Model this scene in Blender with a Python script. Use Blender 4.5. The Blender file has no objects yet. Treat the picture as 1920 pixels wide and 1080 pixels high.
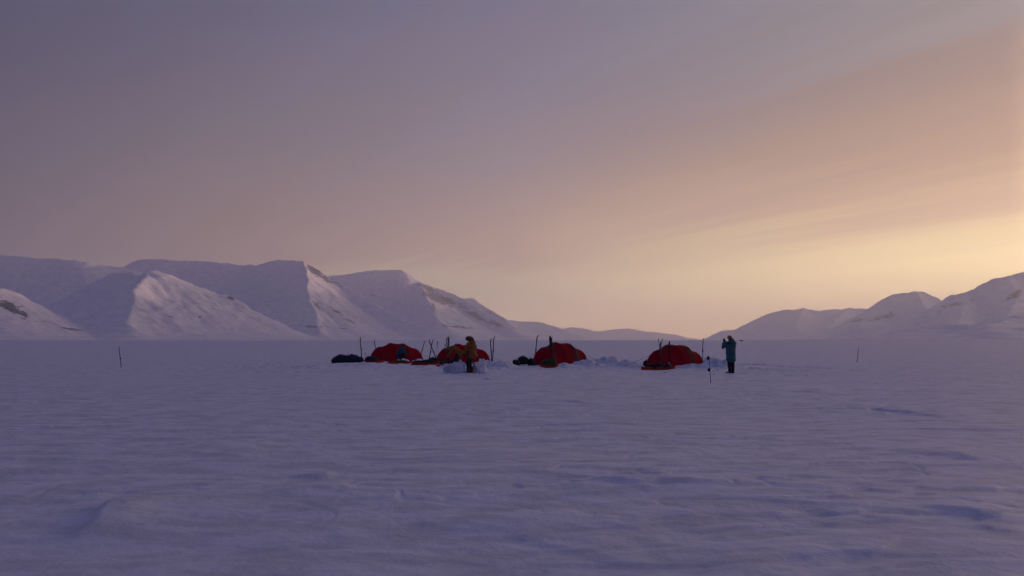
import bpy, bmesh, math, random
import numpy as np
from mathutils import Vector, Matrix, noise as mnoise
R = math.radians
sc = bpy.context.scene
C = sc.collection
random.seed(7)

# ------------------------------------------------------------------ camera
FPX, CAMH, HOR = 1387.0, 1.55, 637.5
TH = math.atan((HOR-540)/FPX)
cam = bpy.data.cameras.new('camera'); camo = bpy.data.objects.new('camera', cam); C.objects.link(camo)
cam.sensor_width = 36; cam.lens = FPX/1920*36
cam.clip_start = 0.1; cam.clip_end = 120000
camo.location = (0, 0, CAMH); camo.rotation_euler = (R(90)+TH, 0, 0)
sc.camera = camo
sc.cycles.volume_bounces = 4
sc.view_settings.view_transform = 'Standard'; sc.view_settings.look = 'None'
sc.view_settings.exposure = 0; sc.view_settings.gamma = 1

SUN_AZ, SUN_EL = 70.0, 2.6          # azimuth clockwise from the view axis (+Y)
GLOW_AZ = 56.0

def srgb(r, g, b):
    f = lambda c: (c/255/12.92) if c/255 <= .04045 else ((c/255+.055)/1.055)**2.4
    return (f(r), f(g), f(b), 1)

# ------------------------------------------------------------------ world
W = bpy.data.worlds.new('World'); sc.world = W; W.use_nodes = True
nt = W.node_tree; N = nt.nodes; L = nt.links; N.clear()
def nd(tree, t, **kw):
    n = tree.nodes.new(t)
    for k, v in kw.items(): setattr(n, k, v)
    return n
def mth(tree, op, a, b=None, c=None, clamp=False):
    n = tree.nodes.new('ShaderNodeMath'); n.operation = op; n.use_clamp = clamp
    for i, v in enumerate((a, b, c)):
        if v is None: continue
        if isinstance(v, (int, float)): n.inputs[i].default_value = v
        else: tree.links.new(v, n.inputs[i])
    return n.outputs[0]
def ramp(tree, fac, stops, interp='EASE'):
    n = tree.nodes.new('ShaderNodeValToRGB'); cr = n.color_ramp; cr.interpolation = interp
    while len(cr.elements) > 1: cr.elements.remove(cr.elements[-1])
    cr.elements[0].position = stops[0][0]; cr.elements[0].color = stops[0][1]
    for p, c in stops[1:]:
        e = cr.elements.new(p); e.color = c
    tree.links.new(fac, n.inputs[0]); return n.outputs[0]
def mix(tree, fac, a, b, mode='MIX'):
    n = tree.nodes.new('ShaderNodeMix'); n.data_type = 'RGBA'; n.blend_type = mode
    for s, v in ((n.inputs[0], fac), (n.inputs[6], a), (n.inputs[7], b)):
        if isinstance(v, (int, float, tuple)): s.default_value = v
        else: tree.links.new(v, s)
    return n.outputs[2]

tc = nd(nt, 'ShaderNodeTexCoord'); sep = nd(nt, 'ShaderNodeSeparateXYZ')
L.new(tc.outputs['Generated'], sep.inputs[0])
X, Y, Z = sep.outputs
el = mth(nt, 'MULTIPLY', mth(nt, 'ARCSINE', Z), 180/math.pi)               # degrees
hl = mth(nt, 'MAXIMUM', mth(nt, 'SQRT', mth(nt, 'ADD', mth(nt, 'MULTIPLY', X, X), mth(nt, 'MULTIPLY', Y, Y))), 1e-4)
ga = R(GLOW_AZ)
cg = mth(nt, 'DIVIDE', mth(nt, 'ADD', mth(nt, 'MULTIPLY', X, math.sin(ga)), mth(nt, 'MULTIPLY', Y, math.cos(ga))), hl)
# high thin cloud veil on a flat layer: streaks that converge with perspective
zz = mth(nt, 'ADD', mth(nt, 'MAXIMUM', Z, 0), .10)
cmb = nd(nt, 'ShaderNodeCombineXYZ'); L.new(mth(nt, 'DIVIDE', X, zz), cmb.inputs[0]); L.new(mth(nt, 'DIVIDE', Y, zz), cmb.inputs[1])
def cloud(rot, sx, sy, scale, det, off=0.0, rough=.5):
    m0 = nd(nt, 'ShaderNodeMapping'); m0.inputs['Rotation'].default_value = (0, 0, R(rot)); L.new(cmb.outputs[0], m0.inputs[0])
    m = nd(nt, 'ShaderNodeMapping'); m.inputs['Scale'].default_value = (sx, sy, 1)
    m.inputs['Location'].default_value = (off, off*.7, 0); L.new(m0.outputs[0], m.inputs[0])
    n = nd(nt, 'ShaderNodeTexNoise'); n.inputs['Scale'].default_value = scale; n.inputs['Detail'].default_value = det
    n.inputs['Roughness'].default_value = rough; n.inputs['Distortion'].default_value = .6
    L.new(m.outputs[0], n.inputs['Vector']); return n.outputs['Fac']
c1 = cloud(48, .10, 1.0, .75, 4, 3.1)
c2 = cloud(52, .10, 1.2, 2.2, 6, 7.7, .6)
c4 = cloud(50, .07, 1.3, 5.5, 5, 2.2, .6)
c3 = cloud(45, .2, 1.2, .6, 3, 1.3)
wig = mth(nt, 'ADD', mth(nt, 'MULTIPLY', mth(nt, 'SUBTRACT', c1, .5), .65), mth(nt, 'ADD', mth(nt, 'MULTIPLY', mth(nt, 'SUBTRACT', c2, .5), 1.2), mth(nt, 'MULTIPLY', mth(nt, 'SUBTRACT', c4, .5), .6)))
wfall = mth(nt, 'MULTIPLY', mth(nt, 'MINIMUM', mth(nt, 'MAXIMUM', el, 0), 25), .42)
elw = mth(nt, 'ADD', el, mth(nt, 'MULTIPLY', wig, mth(nt, 'ADD', wfall, .6)))
t90 = mth(nt, 'DIVIDE', mth(nt, 'MAXIMUM', elw, 0), 90, clamp=True)
E = lambda d: d/90
ZEN = (.030, .046, .145, 1)
MIDL = (.043, .060, .158, 1)
LEFT = [(0, srgb(168,142,138)), (E(5), srgb(138,118,122)), (E(8), srgb(127,110,118)), (E(13), srgb(112,101,117)), (E(18), srgb(98,92,114)), (E(23), srgb(92,89,114)), (E(35), MIDL), (E(80), ZEN)]
MID = [(0, (2.3,1.36,.76,1)), (E(1.5), (1.75,1.26,.70,1)), (E(3.5), (1.0,.80,.50,1)), (E(6), srgb(201,170,152)), (E(9), srgb(182,154,146)), (E(14), srgb(154,139,147)), (E(19), srgb(138,128,148)), (E(24), srgb(123,120,145)), (E(38), MIDL), (E(80), ZEN)]
RIGHT = [(0, (2.6,1.7,.8,1)), (E(3), (2.0,1.5,.68,1)), (E(6.0), (1.3,1.04,.50,1)), (E(9), (.80,.54,.34,1)), (E(12), srgb(208,172,146)), (E(16), srgb(176,151,146)), (E(20), srgb(164,156,162)), (E(25), srgb(162,159,172)), (E(38), MIDL), (E(80), ZEN)]
CORE = [(0, (4.0,2.4,1.2,1)), (E(4), (8.0,5.2,2.8,1)), (E(9), (7.0,4.7,2.7,1)), (E(14), (3.2,2.3,1.5,1)), (E(20), (.9,.7,.5,1)), (E(26), srgb(140,124,136)), (E(40), MIDL), (E(80), ZEN)]
BACK = [(0, (.11,.105,.19,1)), (E(6), (.16,.135,.21,1)), (E(16), (.125,.115,.205,1)), (E(30), (.08,.088,.19,1)), (E(50), (.05,.06,.15,1)), (E(80), ZEN)]
def scl(st, f):
    return [(p, tuple(v*f(p*90) for v in c[:3])+(1,)) for p, c in st]
LEFT = [(p, (c[0]*.94, c[1], c[2]*1.05, 1)) for p, c in scl(LEFT, lambda e: .78 if e < 30 else 1)]; MID = scl(MID, lambda e: (.98 if e < 3 else .88) if e < 30 else 1)
RIGHT = scl(RIGHT, lambda e: (.95 if e < 7 else ((.84 if e < 10 else .68))) if e < 30 else 1)
rb, rl, rm, rr, rc = [ramp(nt, t90, s, 'LINEAR') for s in (BACK, LEFT, MID, RIGHT, CORE)]
def sstep(v, a, b):
    n = nd(nt, 'ShaderNodeMapRange', interpolation_type='SMOOTHSTEP'); L.new(v, n.inputs[0])
    n.inputs[1].default_value = a; n.inputs[2].default_value = b; return n.outputs[0]
def lstep(v, a, b):
    n = nd(nt, 'ShaderNodeMapRange'); L.new(v, n.inputs[0])
    n.inputs[1].default_value = a; n.inputs[2].default_value = b; return n.outputs[0]
ca = lambda d: math.cos(R(GLOW_AZ-d))
col = mix(nt, sstep(cg, -.75, ca(-36)), rb, rl)
col = mix(nt, lstep(cg, ca(-36), ca(0)), col, rm)
col = mix(nt, lstep(cg, ca(0), ca(34)), col, rr)
col = mix(nt, sstep(cg, ca(34), 1), col, rc)
# veil brightness variation
br = mth(nt, 'ADD', 1, mth(nt, 'ADD', mth(nt, 'MULTIPLY', mth(nt, 'ADD', mth(nt, 'SUBTRACT', c2, .5), mth(nt, 'MULTIPLY', mth(nt, 'SUBTRACT', c4, .5), .6)), .38), mth(nt, 'MULTIPLY', mth(nt, 'SUBTRACT', c3, .5), .12)))
bc = nd(nt, 'ShaderNodeCombineXYZ'); [L.new(br, bc.inputs[i]) for i in range(3)]
col = mix(nt, 1.0, col, bc.outputs[0], 'MULTIPLY')
sky = nd(nt, 'ShaderNodeTexSky'); sky.sky_type = 'NISHITA'; sky.sun_disc = False
sky.sun_elevation = R(SUN_EL); sky.sun_rotation = R(SUN_AZ); sky.altitude = 100
sk = nd(nt, 'ShaderNodeBackground'); L.new(sky.outputs[0], sk.inputs[0]); sk.inputs[1].default_value = .004
bg = nd(nt, 'ShaderNodeBackground'); L.new(col, bg.inputs[0]); bg.inputs[1].default_value = 1.0
ad = nd(nt, 'ShaderNodeAddShader'); L.new(bg.outputs[0], ad.inputs[0]); L.new(sk.outputs[0], ad.inputs[1])
wo = nd(nt, 'ShaderNodeOutputWorld'); L.new(ad.outputs[0], wo.inputs[0])

# ------------------------------------------------------------------ sun
sl = bpy.data.lights.new('sun', 'SUN'); so = bpy.data.objects.new('sun', sl); C.objects.link(so)
sl.energy = 4.5; sl.angle = R(1.0); sl.color = (1.0, .60, .46)
sd = Vector((math.sin(R(SUN_AZ))*math.cos(R(SUN_EL)), math.cos(R(SUN_AZ))*math.cos(R(SUN_EL)), math.sin(R(SUN_EL))))
so.rotation_euler = (-sd).to_track_quat('-Z', 'Y').to_euler()
so.location = sd*200

# ------------------------------------------------------------------ pixel helpers (1920x1080 photograph)
def ray(px, py):
    u = px-960; v = 540-py
    return (u, FPX*math.cos(TH)-v*math.sin(TH), FPX*math.sin(TH)+v*math.cos(TH))
def P(px, py, Yd):
    x, y, z = ray(px, py); t = Yd/y
    return (x*t, Yd, CAMH+z*t)
def G(px, py):
    x, y, z = ray(px, py); t = -CAMH/z
    return (x*t, y*t)
def proj(x, y, z):
    z = z-CAMH
    yc = y*math.cos(TH)+z*math.sin(TH); zc = -y*math.sin(TH)+z*math.cos(TH)
    return 960+FPX*x/yc, 540-FPX*zc/yc

# ------------------------------------------------------------------ numpy noise
def _h(ix, iy, s):
    v = (ix.astype(np.int64)*374761393 + iy.astype(np.int64)*668265263 + s*1442695041) & 0xffffffff
    v = ((v ^ (v >> 13))*1274126177) & 0xffffffff
    v = (v ^ (v >> 16)) & 0xffffffff
    return v/4294967296.0
def pn(x, y, s=0):
    x = np.asarray(x, float); y = np.asarray(y, float)
    ix = np.floor(x); iy = np.floor(y); fx = x-ix; fy = y-iy
    u = fx*fx*fx*(fx*(fx*6-15)+10); v = fy*fy*fy*(fy*(fy*6-15)+10)
    def g(ax, ay):
        a = _h(ix+ax, iy+ay, s)*2*np.pi
        return np.cos(a)*(fx-ax)+np.sin(a)*(fy-ay)
    a = g(0, 0); b = g(1, 0); c = g(0, 1); d = g(1, 1)
    return (a+(b-a)*u + ((c+(d-c)*u)-(a+(b-a)*u))*v)*1.5
def fbm(x, y, s=0, o=4, g=.5):
    r = 0; a = 1
    for i in range(o):
        r = r+a*pn(x*2**i, y*2**i, s+i*17); a *= g
    return r
def sm(a, b, x):
    t = np.clip((x-a)/(b-a), 0, 1); return t*t*(3-2*t)

# ------------------------------------------------------------------ ground height
def seg_signed(x, y, pts):
    """distance to polyline, signed by side, and 0..1 parameter"""
    best = np.full(x.shape, 1e9); sg = np.zeros(x.shape); tt = np.zeros(x.shape); n = len(pts)-1
    for i in range(n):
        ax, ay = pts[i]; bx, by = pts[i+1]; dx, dy = bx-ax, by-ay; l2 = dx*dx+dy*dy
        t = np.clip(((x-ax)*dx+(y-ay)*dy)/l2, 0, 1)
        d = np.hypot(x-ax-t*dx, y-ay-t*dy); c = dx*(y-ay)-dy*(x-ax)
        m = d < best; best = np.where(m, d, best); sg = np.where(m, np.sign(c), sg); tt = np.where(m, (i+t)/n, tt)
    return best*sg, tt
# drift edges seen in the foreground: (pixel polyline, height, width of soft side)
DR = [([(262,933),(228,950),(205,975),(165,1010),(140,1048)], .10, .8),
      ([(160,938),(110,965),(55,1000)], .035, .4),
      ([(560,905),(612,900),(600,885)], .05, .5),
      ([(480,945),(560,935),(640,925),(690,940)], .04, .5),
      ([(880,890),(1000,893),(1120,905),(1220,925),(1330,925)], .05, .8),
      ([(1230,925),(1300,915),(1365,925)], .05, .5),
      ([(840,975),(960,1000),(1100,1035),(1260,1075)], .05, .7),
      ([(1570,780),(1630,768),(1700,775),(1850,790)], .08, 1.2),
      ([(1530,840),(1700,850),(1800,860),(1900,868)], .05, 1.0),
      ([(980,765),(1060,757),(1140,758)], .07, 1.0),
      ([(1700,950),(1800,965),(1920,985)], .05, .7),
      ([(400,1050),(600,1010),(760,985)], .03, .6),
      ([(300,860),(420,845),(560,842)], .04, .8),
      ([(1380,740),(1500,735),(1620,742)], .05, 1.0)]
DRW = [([G(*p) for p in pts], h, w) for pts, h, w in DR]
# camp mounds: (px, base py, half width px, height m, depth m)
MND = [(1140,684,40,.42,.9),(1100,686,26,.34,.7),(1178,687,26,.30,.7),(1060,688,16,.22,.5),(1350,690,30,.40,.9),(1390,688,12,.10,.4),
       (1335,684,20,.42,.7),(940,688,26,.34,.8),(915,686,20,.34,.8),(755,680,14,.24,.5),(785,679,14,.2,.5),(650,684,40,.08,1.0),(705,684,34,.10,.8),
       (1000,690,18,.12,.5),(1200,690,20,.16,.6),(1270,694,24,.10,.6),(800,690,24,.08,.6),(1408,692,9,.09,.3),(980,692,22,.1,.6),(880,706,40,.05,.5),(1290,690,40,.16,.6)]
MNW = []
for px, py, hw, h, dp in MND:
    gx, gy = G(px, py); MNW.append((gx, gy, hw*gy/FPX, h, dp))
TENTC = []   # hollow trampled areas, filled by tents below
def gz(x, y):
    x = np.asarray(x, float); y = np.asarray(y, float)
    r = np.hypot(x, y)
    wx = x+.6*pn(x*.21, y*.3, 91); wy = y+.25*pn(x*.4, y*.5, 92)
    ca_, sa_ = math.cos(R(-9)), math.sin(R(-9))
    a = wx*ca_-wy*sa_; b = wx*sa_+wy*ca_
    z = .045*pn(a/14, b/5, 1)+.03*pn(a/6, b/2.2, 2)
    amp = .45+.55*sm(-.3, .4, pn(x/11, y/13, 5))
    n1 = pn(a/3.4, b/.8, 3)+.5*pn(a/1.5, b/.42, 4)
    z = z+amp*(.017*sm(.06, .24, n1)+.010*sm(-.47, -.33, n1))
    c2_, s2_ = math.cos(R(-32)), math.sin(R(-32))
    a2 = x*c2_-y*s2_; b2 = x*s2_+y*c2_
    dg_ = sm(-.1, .5, pn(x/7+9, y/9, 21))
    n4 = pn(a2/2.6, b2/.8, 122)+.5*pn(a2/.9, b2/.35, 123)+.25*pn(x/.35, y/.35, 124)
    z = z+dg_*(.012*sm(.12, .34, n4)+.008*np.maximum(n4, 0))
    n2 = pn(a/1.1, b/.30, 8)+.4*pn(a/.4, b/.13, 10)
    z = z+amp*.006*sm(.1, .3, n2)+.003*pn(a/.5, b/.2, 9)+.004*pn(x/.20, y/.13, 11)
    lumps = sm(.25, .6, pn(x/5.5+3, y/7, 14))
    ck = np.abs(pn(x/1.6+.3*pn(x/.5, y/.5, 131), y/1.1, 130)); z = z-.016*np.exp(-(ck/.045)**2)*sm(.0, .35, pn(x/5, y/6, 132))
    z = z+.006*np.abs(fbm(x/.32, y/.32, 133, 3))*sm(-.3, .4, pn(x/3, y/3, 134))
    z = z+lumps*.02*np.maximum(fbm(x/.45, y/.3, 15, 3), 0)
    z = z*(1-.0*r)
    for pts, h, w in DRW:
        cx = sum(p[0] for p in pts)/len(pts); cy = sum(p[1] for p in pts)/len(pts)
        m = (np.abs(x-cx) < 9) & (np.abs(y-cy) < 6)
        if not m.any(): continue
        xs = np.where(m, x, 0); ys = np.where(m, y, 0)
        s, t = seg_signed(xs+.05*pn(x*1.7, y*2.2, 31)+.02*pn(x*6, y*6, 32), ys+.05*pn(x*1.9, y*1.9, 33)+.02*pn(x*7, y*7, 34), pts)
        fade = sm(0, .42, t)*sm(0, .42, 1-t)
        prof = np.where(s > 0, np.exp(-(s/w)**2), 1-sm(0, min(.10+w*.25, .17), -s))*(.6+.8*sm(-.5, .5, pn(x*1.3, y*1.6, 35)))
        z = z+m*h*.6*prof*fade
    for gx, gy, hw, h, dp in MNW:
        q = ((x-gx)/hw)**2+((y-gy)/dp)**2
        bump = np.exp(-q*1.1)
        ch = 1+.55*fbm(x/.30, y/.30, 41, 3)
        z = z+h*bump*np.clip(ch, .3, 1.8)*(q < 9)
    # trampled zone through camp
    camp = np.exp(-((y-45)/9)**2)*sm(-20, -15, x)*sm(20, 15, x)
    z = z+camp*.10*fbm(x/.45, y/.45, 51, 3)*sm(-.1, .3, pn(x/2.5, y/2.5, 52))
    # far gentle rise to the right
    z = z+ sm(300, 1500, r)*sm(.27, .42, x/np.maximum(r, 1))*sm(-.2, .1, y/np.maximum(r, 1))*3.4 + sm(60, 300, r)*.25*pn(x/90, y/60, 61)
    return z
def gz1(x, y): return float(gz(np.array([x]), np.array([y]))[0])

# ------------------------------------------------------------------ materials
def M(name): 
    m = bpy.data.materials.new(name); m.use_nodes = True; m.node_tree.nodes.clear(); return m, m.node_tree
def std(name, col, rough=.7, var=.25, scale=12, bump=.15, bscale=60, spec=.3, metal=0, transl=0, tcol=None, sheen=0):
    m, t = M(name)
    g = nd(t, 'ShaderNodeTexCoord')
    n = nd(t, 'ShaderNodeTexNoise'); n.inputs['Scale'].default_value = scale; n.inputs['Detail'].default_value = 5
    t.links.new(g.outputs['Object'], n.inputs['Vector'])
    c = (*col, 1)
    a = tuple(min(1, v*(1-var)) for v in col)+(1,); b = tuple(min(1, v*(1+var)) for v in col)+(1,)
    cc = ramp(t, n.outputs['Fac'], [(.3, a), (.7, b)], 'LINEAR')
    p = nd(t, 'ShaderNodeBsdfPrincipled'); t.links.new(cc, p.inputs['Base Color'])
    p.inputs['Roughness'].default_value = rough; p.inputs['Metallic'].default_value = metal
    p.inputs['Specular IOR Level'].default_value = spec
    n2 = nd(t, 'ShaderNodeTexNoise'); n2.inputs['Scale'].default_value = bscale; n2.inputs['Detail'].default_value = 4
    t.links.new(g.outputs['Object'], n2.inputs['Vector'])
    bp = nd(t, 'ShaderNodeBump'); bp.inputs['Strength'].default_value = bump; bp.inputs['Distance'].default_value = .02
    t.links.new(n2.outputs['Fac'], bp.inputs['Height']); t.links.new(bp.outputs[0], p.inputs['Normal'])
    o = nd(t, 'ShaderNodeOutputMaterial'); out = p.outputs[0]
    if transl:
        tr = nd(t, 'ShaderNodeBsdfTranslucent'); tr.inputs[0].default_value = (*(tcol or col), 1); t.links.new(bp.outputs[0], tr.inputs['Normal'])
        mx = nd(t, 'ShaderNodeMixShader'); mx.inputs[0].default_value = transl
        t.links.new(out, mx.inputs[1]); t.links.new(tr.outputs[0], mx.inputs[2]); out = mx.outputs[0]
    t.links.new(out, o.inputs[0]); return m

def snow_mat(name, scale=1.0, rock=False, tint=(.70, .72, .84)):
    m, t = M(name)
    g = nd(t, 'ShaderNodeNewGeometry')
    mp = nd(t, 'ShaderNodeMapping'); t.links.new(g.outputs['Position'], mp.inputs[0])
    mp.inputs['Scale'].default_value = (.55*scale, 1.1*scale, 1*scale); mp.inputs['Rotation'].default_value = (0, 0, R(9))
    n = nd(t, 'ShaderNodeTexNoise'); n.inputs['Scale'].default_value = 2.5; n.inputs['Detail'].default_value = 7; n.inputs['Roughness'].default_value = .6
    t.links.new(mp.outputs[0], n.inputs['Vector'])
    n2 = nd(t, 'ShaderNodeTexNoise'); n2.inputs['Scale'].default_value = 13*scale; n2.inputs['Detail'].default_value = 8; n2.inputs['Roughness'].default_value = .65
    t.links.new(g.outputs['Position'], n2.inputs['Vector'])
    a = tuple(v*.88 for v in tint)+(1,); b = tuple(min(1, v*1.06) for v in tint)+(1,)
    cc = ramp(t, n.outputs['Fac'], [(.42, a), (.56, b)], 'LINEAR')
    p = nd(t, 'ShaderNodeBsdfPrincipled'); p.inputs['Roughness'].default_value = .55; p.inputs['Specular IOR Level'].default_value = .6
    o = nd(t, 'ShaderNodeOutputMaterial')
    if rock:
        at = nd(t, 'ShaderNodeAttribute'); at.attribute_name = 'rock'
        rn = nd(t, 'ShaderNodeTexNoise'); rn.inputs['Scale'].default_value = .028; rn.inputs['Detail'].default_value = 9; rn.inputs['Roughness'].default_value = .68
        mr = nd(t, 'ShaderNodeMapping'); t.links.new(g.outputs['Position'], mr.inputs[0]); mr.inputs['Scale'].default_value = (1, 1, 3.6)
        t.links.new(mr.outputs[0], rn.inputs['Vector'])
        f = mth(t, 'ADD', mth(t, 'SUBTRACT', rn.outputs['Fac'], 1.0), at.outputs['Fac'])
        f = mth(t, 'MULTIPLY', f, 22, clamp=True)
        cc = mix(t, f, cc, (.05, .042, .055, 1))
    t.links.new(cc, p.inputs['Base Color'])
    b1 = nd(t, 'ShaderNodeBump'); b1.inputs['Strength'].default_value = 1.0 if rock else .6; b1.inputs['Distance'].default_value = (.07 if rock else .035)/scale
    t.links.new(n.outputs['Fac'], b1.inputs['Height'])
    b2 = nd(t, 'ShaderNodeBump'); b2.inputs['Strength'].default_value = .6; b2.inputs['Distance'].default_value = .022/scale
    t.links.new(n2.outputs['Fac'], b2.inputs['Height']); t.links.new(b1.outputs[0], b2.inputs['Normal'])
    t.links.new(b2.outputs[0], p.inputs['Normal']); t.links.new(p.outputs[0], o.inputs[0]); return m
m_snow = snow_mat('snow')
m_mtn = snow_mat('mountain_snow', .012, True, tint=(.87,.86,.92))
m_block_shaded = snow_mat('cut_snow_shaded', 2.0, tint=(.46, .51, .68))  # shade on the blocks put into the colour as a darker blue tint

# ------------------------------------------------------------------ mesh from grid
def grid_mesh(name, xs, ys, zs, mat, keep=None, attr=None, wrap=False):
    n, m = xs.shape
    co = np.stack([xs, ys, zs], -1).reshape(-1, 3)
    i, j = np.meshgrid(np.arange(n-1), np.arange(m-1), indexing='ij')
    a = i*m+j; q = np.stack([a, a+m, a+m+1, a+1], -1).reshape(-1, 4)
    if keep is not None:
        kf = keep.reshape(-1)[q].any(1); q = q[kf]
        used = np.unique(q); rm_ = np.full(n*m, -1); rm_[used] = np.arange(len(used)); q = rm_[q]; co = co[used]
    me = bpy.data.meshes.new(name)
    me.vertices.add(len(co)); me.vertices.foreach_set('co', co.astype(np.float32).ravel())
    me.loops.add(q.size); me.loops.foreach_set('vertex_index', q.astype(np.int32).ravel())
    me.polygons.add(len(q)); me.polygons.foreach_set('loop_start', np.arange(0, q.size, 4, dtype=np.int32))
    me.polygons.foreach_set('use_smooth', np.ones(len(q), bool))
    me.update(calc_edges=True); me.validate()
    if attr is not None:
        A = me.attributes.new('rock', 'FLOAT', 'POINT'); v = attr.reshape(-1)
        if keep is not None: v = v[used]
        A.data.foreach_set('value', v.astype(np.float32))
    me.materials.append(mat)
    o = bpy.data.objects.new(name, me); C.objects.link(o); return o

# ground sheet: polar rings, fine in front, out to the far horizon
az = np.radians(np.concatenate([np.arange(-180, -52, 3.0), np.linspace(-52, 52, 900), np.arange(55, 181, 3.0)]))
rr_ = [0.3]
while rr_[-1] < 27500:
    r = rr_[-1]; st = .0065 if r < 12 else (.0042 if r < 62 else (.012 if r < 300 else .05)); rr_.append(r*(1+st) if r > 1.8 else r+.1)
rr_ = np.array(rr_)
RR, AA = np.meshgrid(rr_, az, indexing='ij')
gx, gy = RR*np.sin(AA), RR*np.cos(AA)
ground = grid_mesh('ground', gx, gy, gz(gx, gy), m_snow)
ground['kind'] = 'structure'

# ------------------------------------------------------------------ mountains
def ridge_height(x, y, ridges, seed, gully=26., warp=22.):
    wx = x+warp*fbm(x/420, y/420, seed+1, 3); wy = y+warp*fbm(x/420, y/420, seed+2, 3)
    H = np.full(x.shape, -30.)
    off = 0
    for pts, k, p in ridges:
        acc = off; off += 5371.
        for (ax, ay, az_), (bx, by, bz) in zip(pts[:-1], pts[1:]):
            dx, dy = bx-ax, by-ay; ln = math.hypot(dx, dy)+1e-6
            traw = ((wx-ax)*dx+(wy-ay)*dy)/ln**2
            t = np.clip(traw, 0, 1)
            d = np.hypot(wx-ax-t*dx, wy-ay-t*dy); z0 = az_+(bz-az_)*t
            z0 = np.maximum(z0, 1)
            u = d/(k*z0+60)
            s = acc+np.clip(traw, -.6, 1.6)*ln
            sw = s+.25*d*pn(s/400, d/400, seed+9)+18*pn(x/90, y/90, seed+8)
            gl = np.abs(pn(sw/170, d/1500, seed+5))*1.4+.7*np.abs(pn(sw/70, d/500, seed+6))+.5*np.abs(pn(sw/33, d/220, seed+7))
            am = gully*np.clip(u*5, 0, 1)*np.clip(1.15-u, 0, 1)*np.clip(z0/350, .25, 1.3)
            h = z0*np.clip(1-u, 0, 1)**p - am*gl - 12*np.clip(u-1, 0, 3)
            H = np.maximum(H, h); acc += ln
    return H
def mountain(name, ridges, res, seed, rocks=(), label=None, k=2.1, p=1.55, gully=26., ext=1.0, warp=22., rbase=.262, crag=0.0):
    rd = []; allp = []
    for rg in ridges:
        kk, pp = k, p
        if isinstance(rg, tuple): rg, kk, pp = rg
        pts = [(q[1:] if q[0] == 'w' else P(*q)) for q in rg]
        rd.append((pts, kk, pp)); allp += [(x, y, z*kk) for x, y, z in pts]
    x0 = min(x-z*ext-150 for x, y, z in allp); x1 = max(x+z*ext+150 for x, y, z in allp)
    y0 = min(y-z*ext-150 for x, y, z in allp); y1 = max(y+z*ext+150 for x, y, z in allp)
    nx = int((x1-x0)/res)+1; ny = int((y1-y0)/res)+1
    xs, ys = np.meshgrid(np.linspace(x0, x1, nx), np.linspace(y0, y1, ny), indexing='ij')
    h = ridge_height(xs, ys, rd, seed, gully, warp)
    sc_ = np.clip(h/150, 0, 1)
    h = h+sc_*(9*fbm(xs/190, ys/190, seed+30, 4)+ (7*fbm(xs/70, ys/70, seed+33, 4)))
    st_ = h/38.; h = h+sc_*9*(np.clip((st_-np.floor(st_))*1.8, 0, 1)-(st_-np.floor(st_)))*sm(-.2, .4, pn(xs/300, ys/300, seed+36))
    # rock mask: steepness, height bands (sedimentary layers) and the patches the photo shows
    g0, g1 = np.gradient(h, xs[1, 0]-xs[0, 0], ys[0, 1]-ys[0, 0]); slope = np.hypot(g0, g1)
    zb = h+14*fbm(xs/500, ys/500, seed+40, 2)
    band = .5+.5*np.sin(zb*2*math.pi/46.)
    pxs, pys = proj(xs, np.maximum(ys, 10), h)
    patch = np.zeros(h.shape)
    for cx, cy, rx, ry, ang, st in rocks:
        c_, s_ = math.cos(R(ang)), math.sin(R(ang)); dx, dy = pxs-cx, pys-cy
        q = ((dx*c_+dy*s_)/rx)**2+((-dx*s_+dy*c_)/ry)**2
        patch = np.maximum(patch, st*np.exp(-q*.9))
    rock = rbase+.12*sm(.55, 1.0, slope)+patch*(.43+.16*band)+crag*sm(.6, .95, slope)*band
    o = grid_mesh(name, xs, ys, h, m_mtn, keep=h > -12, attr=rock)
    o['kind'] = 'structure'
    if label: o['label'] = label
    return o

D1, D2, D3, D4 = 8200, 8800, 6200, 11500
mountain('mountain', [
    [('w',-9500,6500,700),('w',-7600,7900,840), (-60,474,8000),(0,477,D1),(75,484,D1),(130,487,D1),(165,491,D1),(200,497,D1+100),(232,501,D1+200),(300,520,D1+400)],
    [(-60,530,3900),(0,541,4100),(45,558,4300),(95,583,4500),(150,604,4700),(210,622,4900)]],
    20, 11, rocks=[(18,576,26,9,25,.9),(45,590,12,9,35,.8),(135,617,26,2.2,8,.75),(50,616,12,2.2,12,.6),(205,625,20,2.2,3,.6),(70,604,14,2,0,.6)],
    label='long snowy mountain shoulder filling the left edge of the view', gully=16)
mountain('mountain', [
    [(190,506,D2+300),(230,500,D2),(250,491,D2),(265,486,D2),(300,486,D2),(350,489,D2),(400,491,D2),(450,497,D2),(480,497,D2),(505,490,D2-100),(525,488,D2-200),(569,489,D2-300)],
    [(569,489,D2-300),(574,512,D2-900),(579,545,D2-1500),(590,590,D2-2100),(600,622,D2-2500)],
    [(570,489,D2-300),(585,500,D2-200),(600,509,D2-200),(625,522,D2-250),(650,536,D2-400),(680,554,D2-600),(720,578,D2-900),(760,599,D2-1200),(800,616,D2-1400),(850,630,D2-1500)],
    [(505,490,D2-100),(525,560,D2-1300),(520,600,D2-2000)]],
    15, 22, rocks=[(590,507,22,7,35,.85),(615,525,20,6,38,.6),(597,575,14,4,35,.5),(632,585,24,5,32,.55),(655,600,14,4,30,.5),(575,612,50,2.4,3,.55),(530,610,20,2.4,0,.5),(640,616,22,2,8,.5),(670,610,8,2,30,.3)],
    label='flat-topped snowy mountain with a sharp corner whose right flank catches pink light', gully=15)
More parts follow.
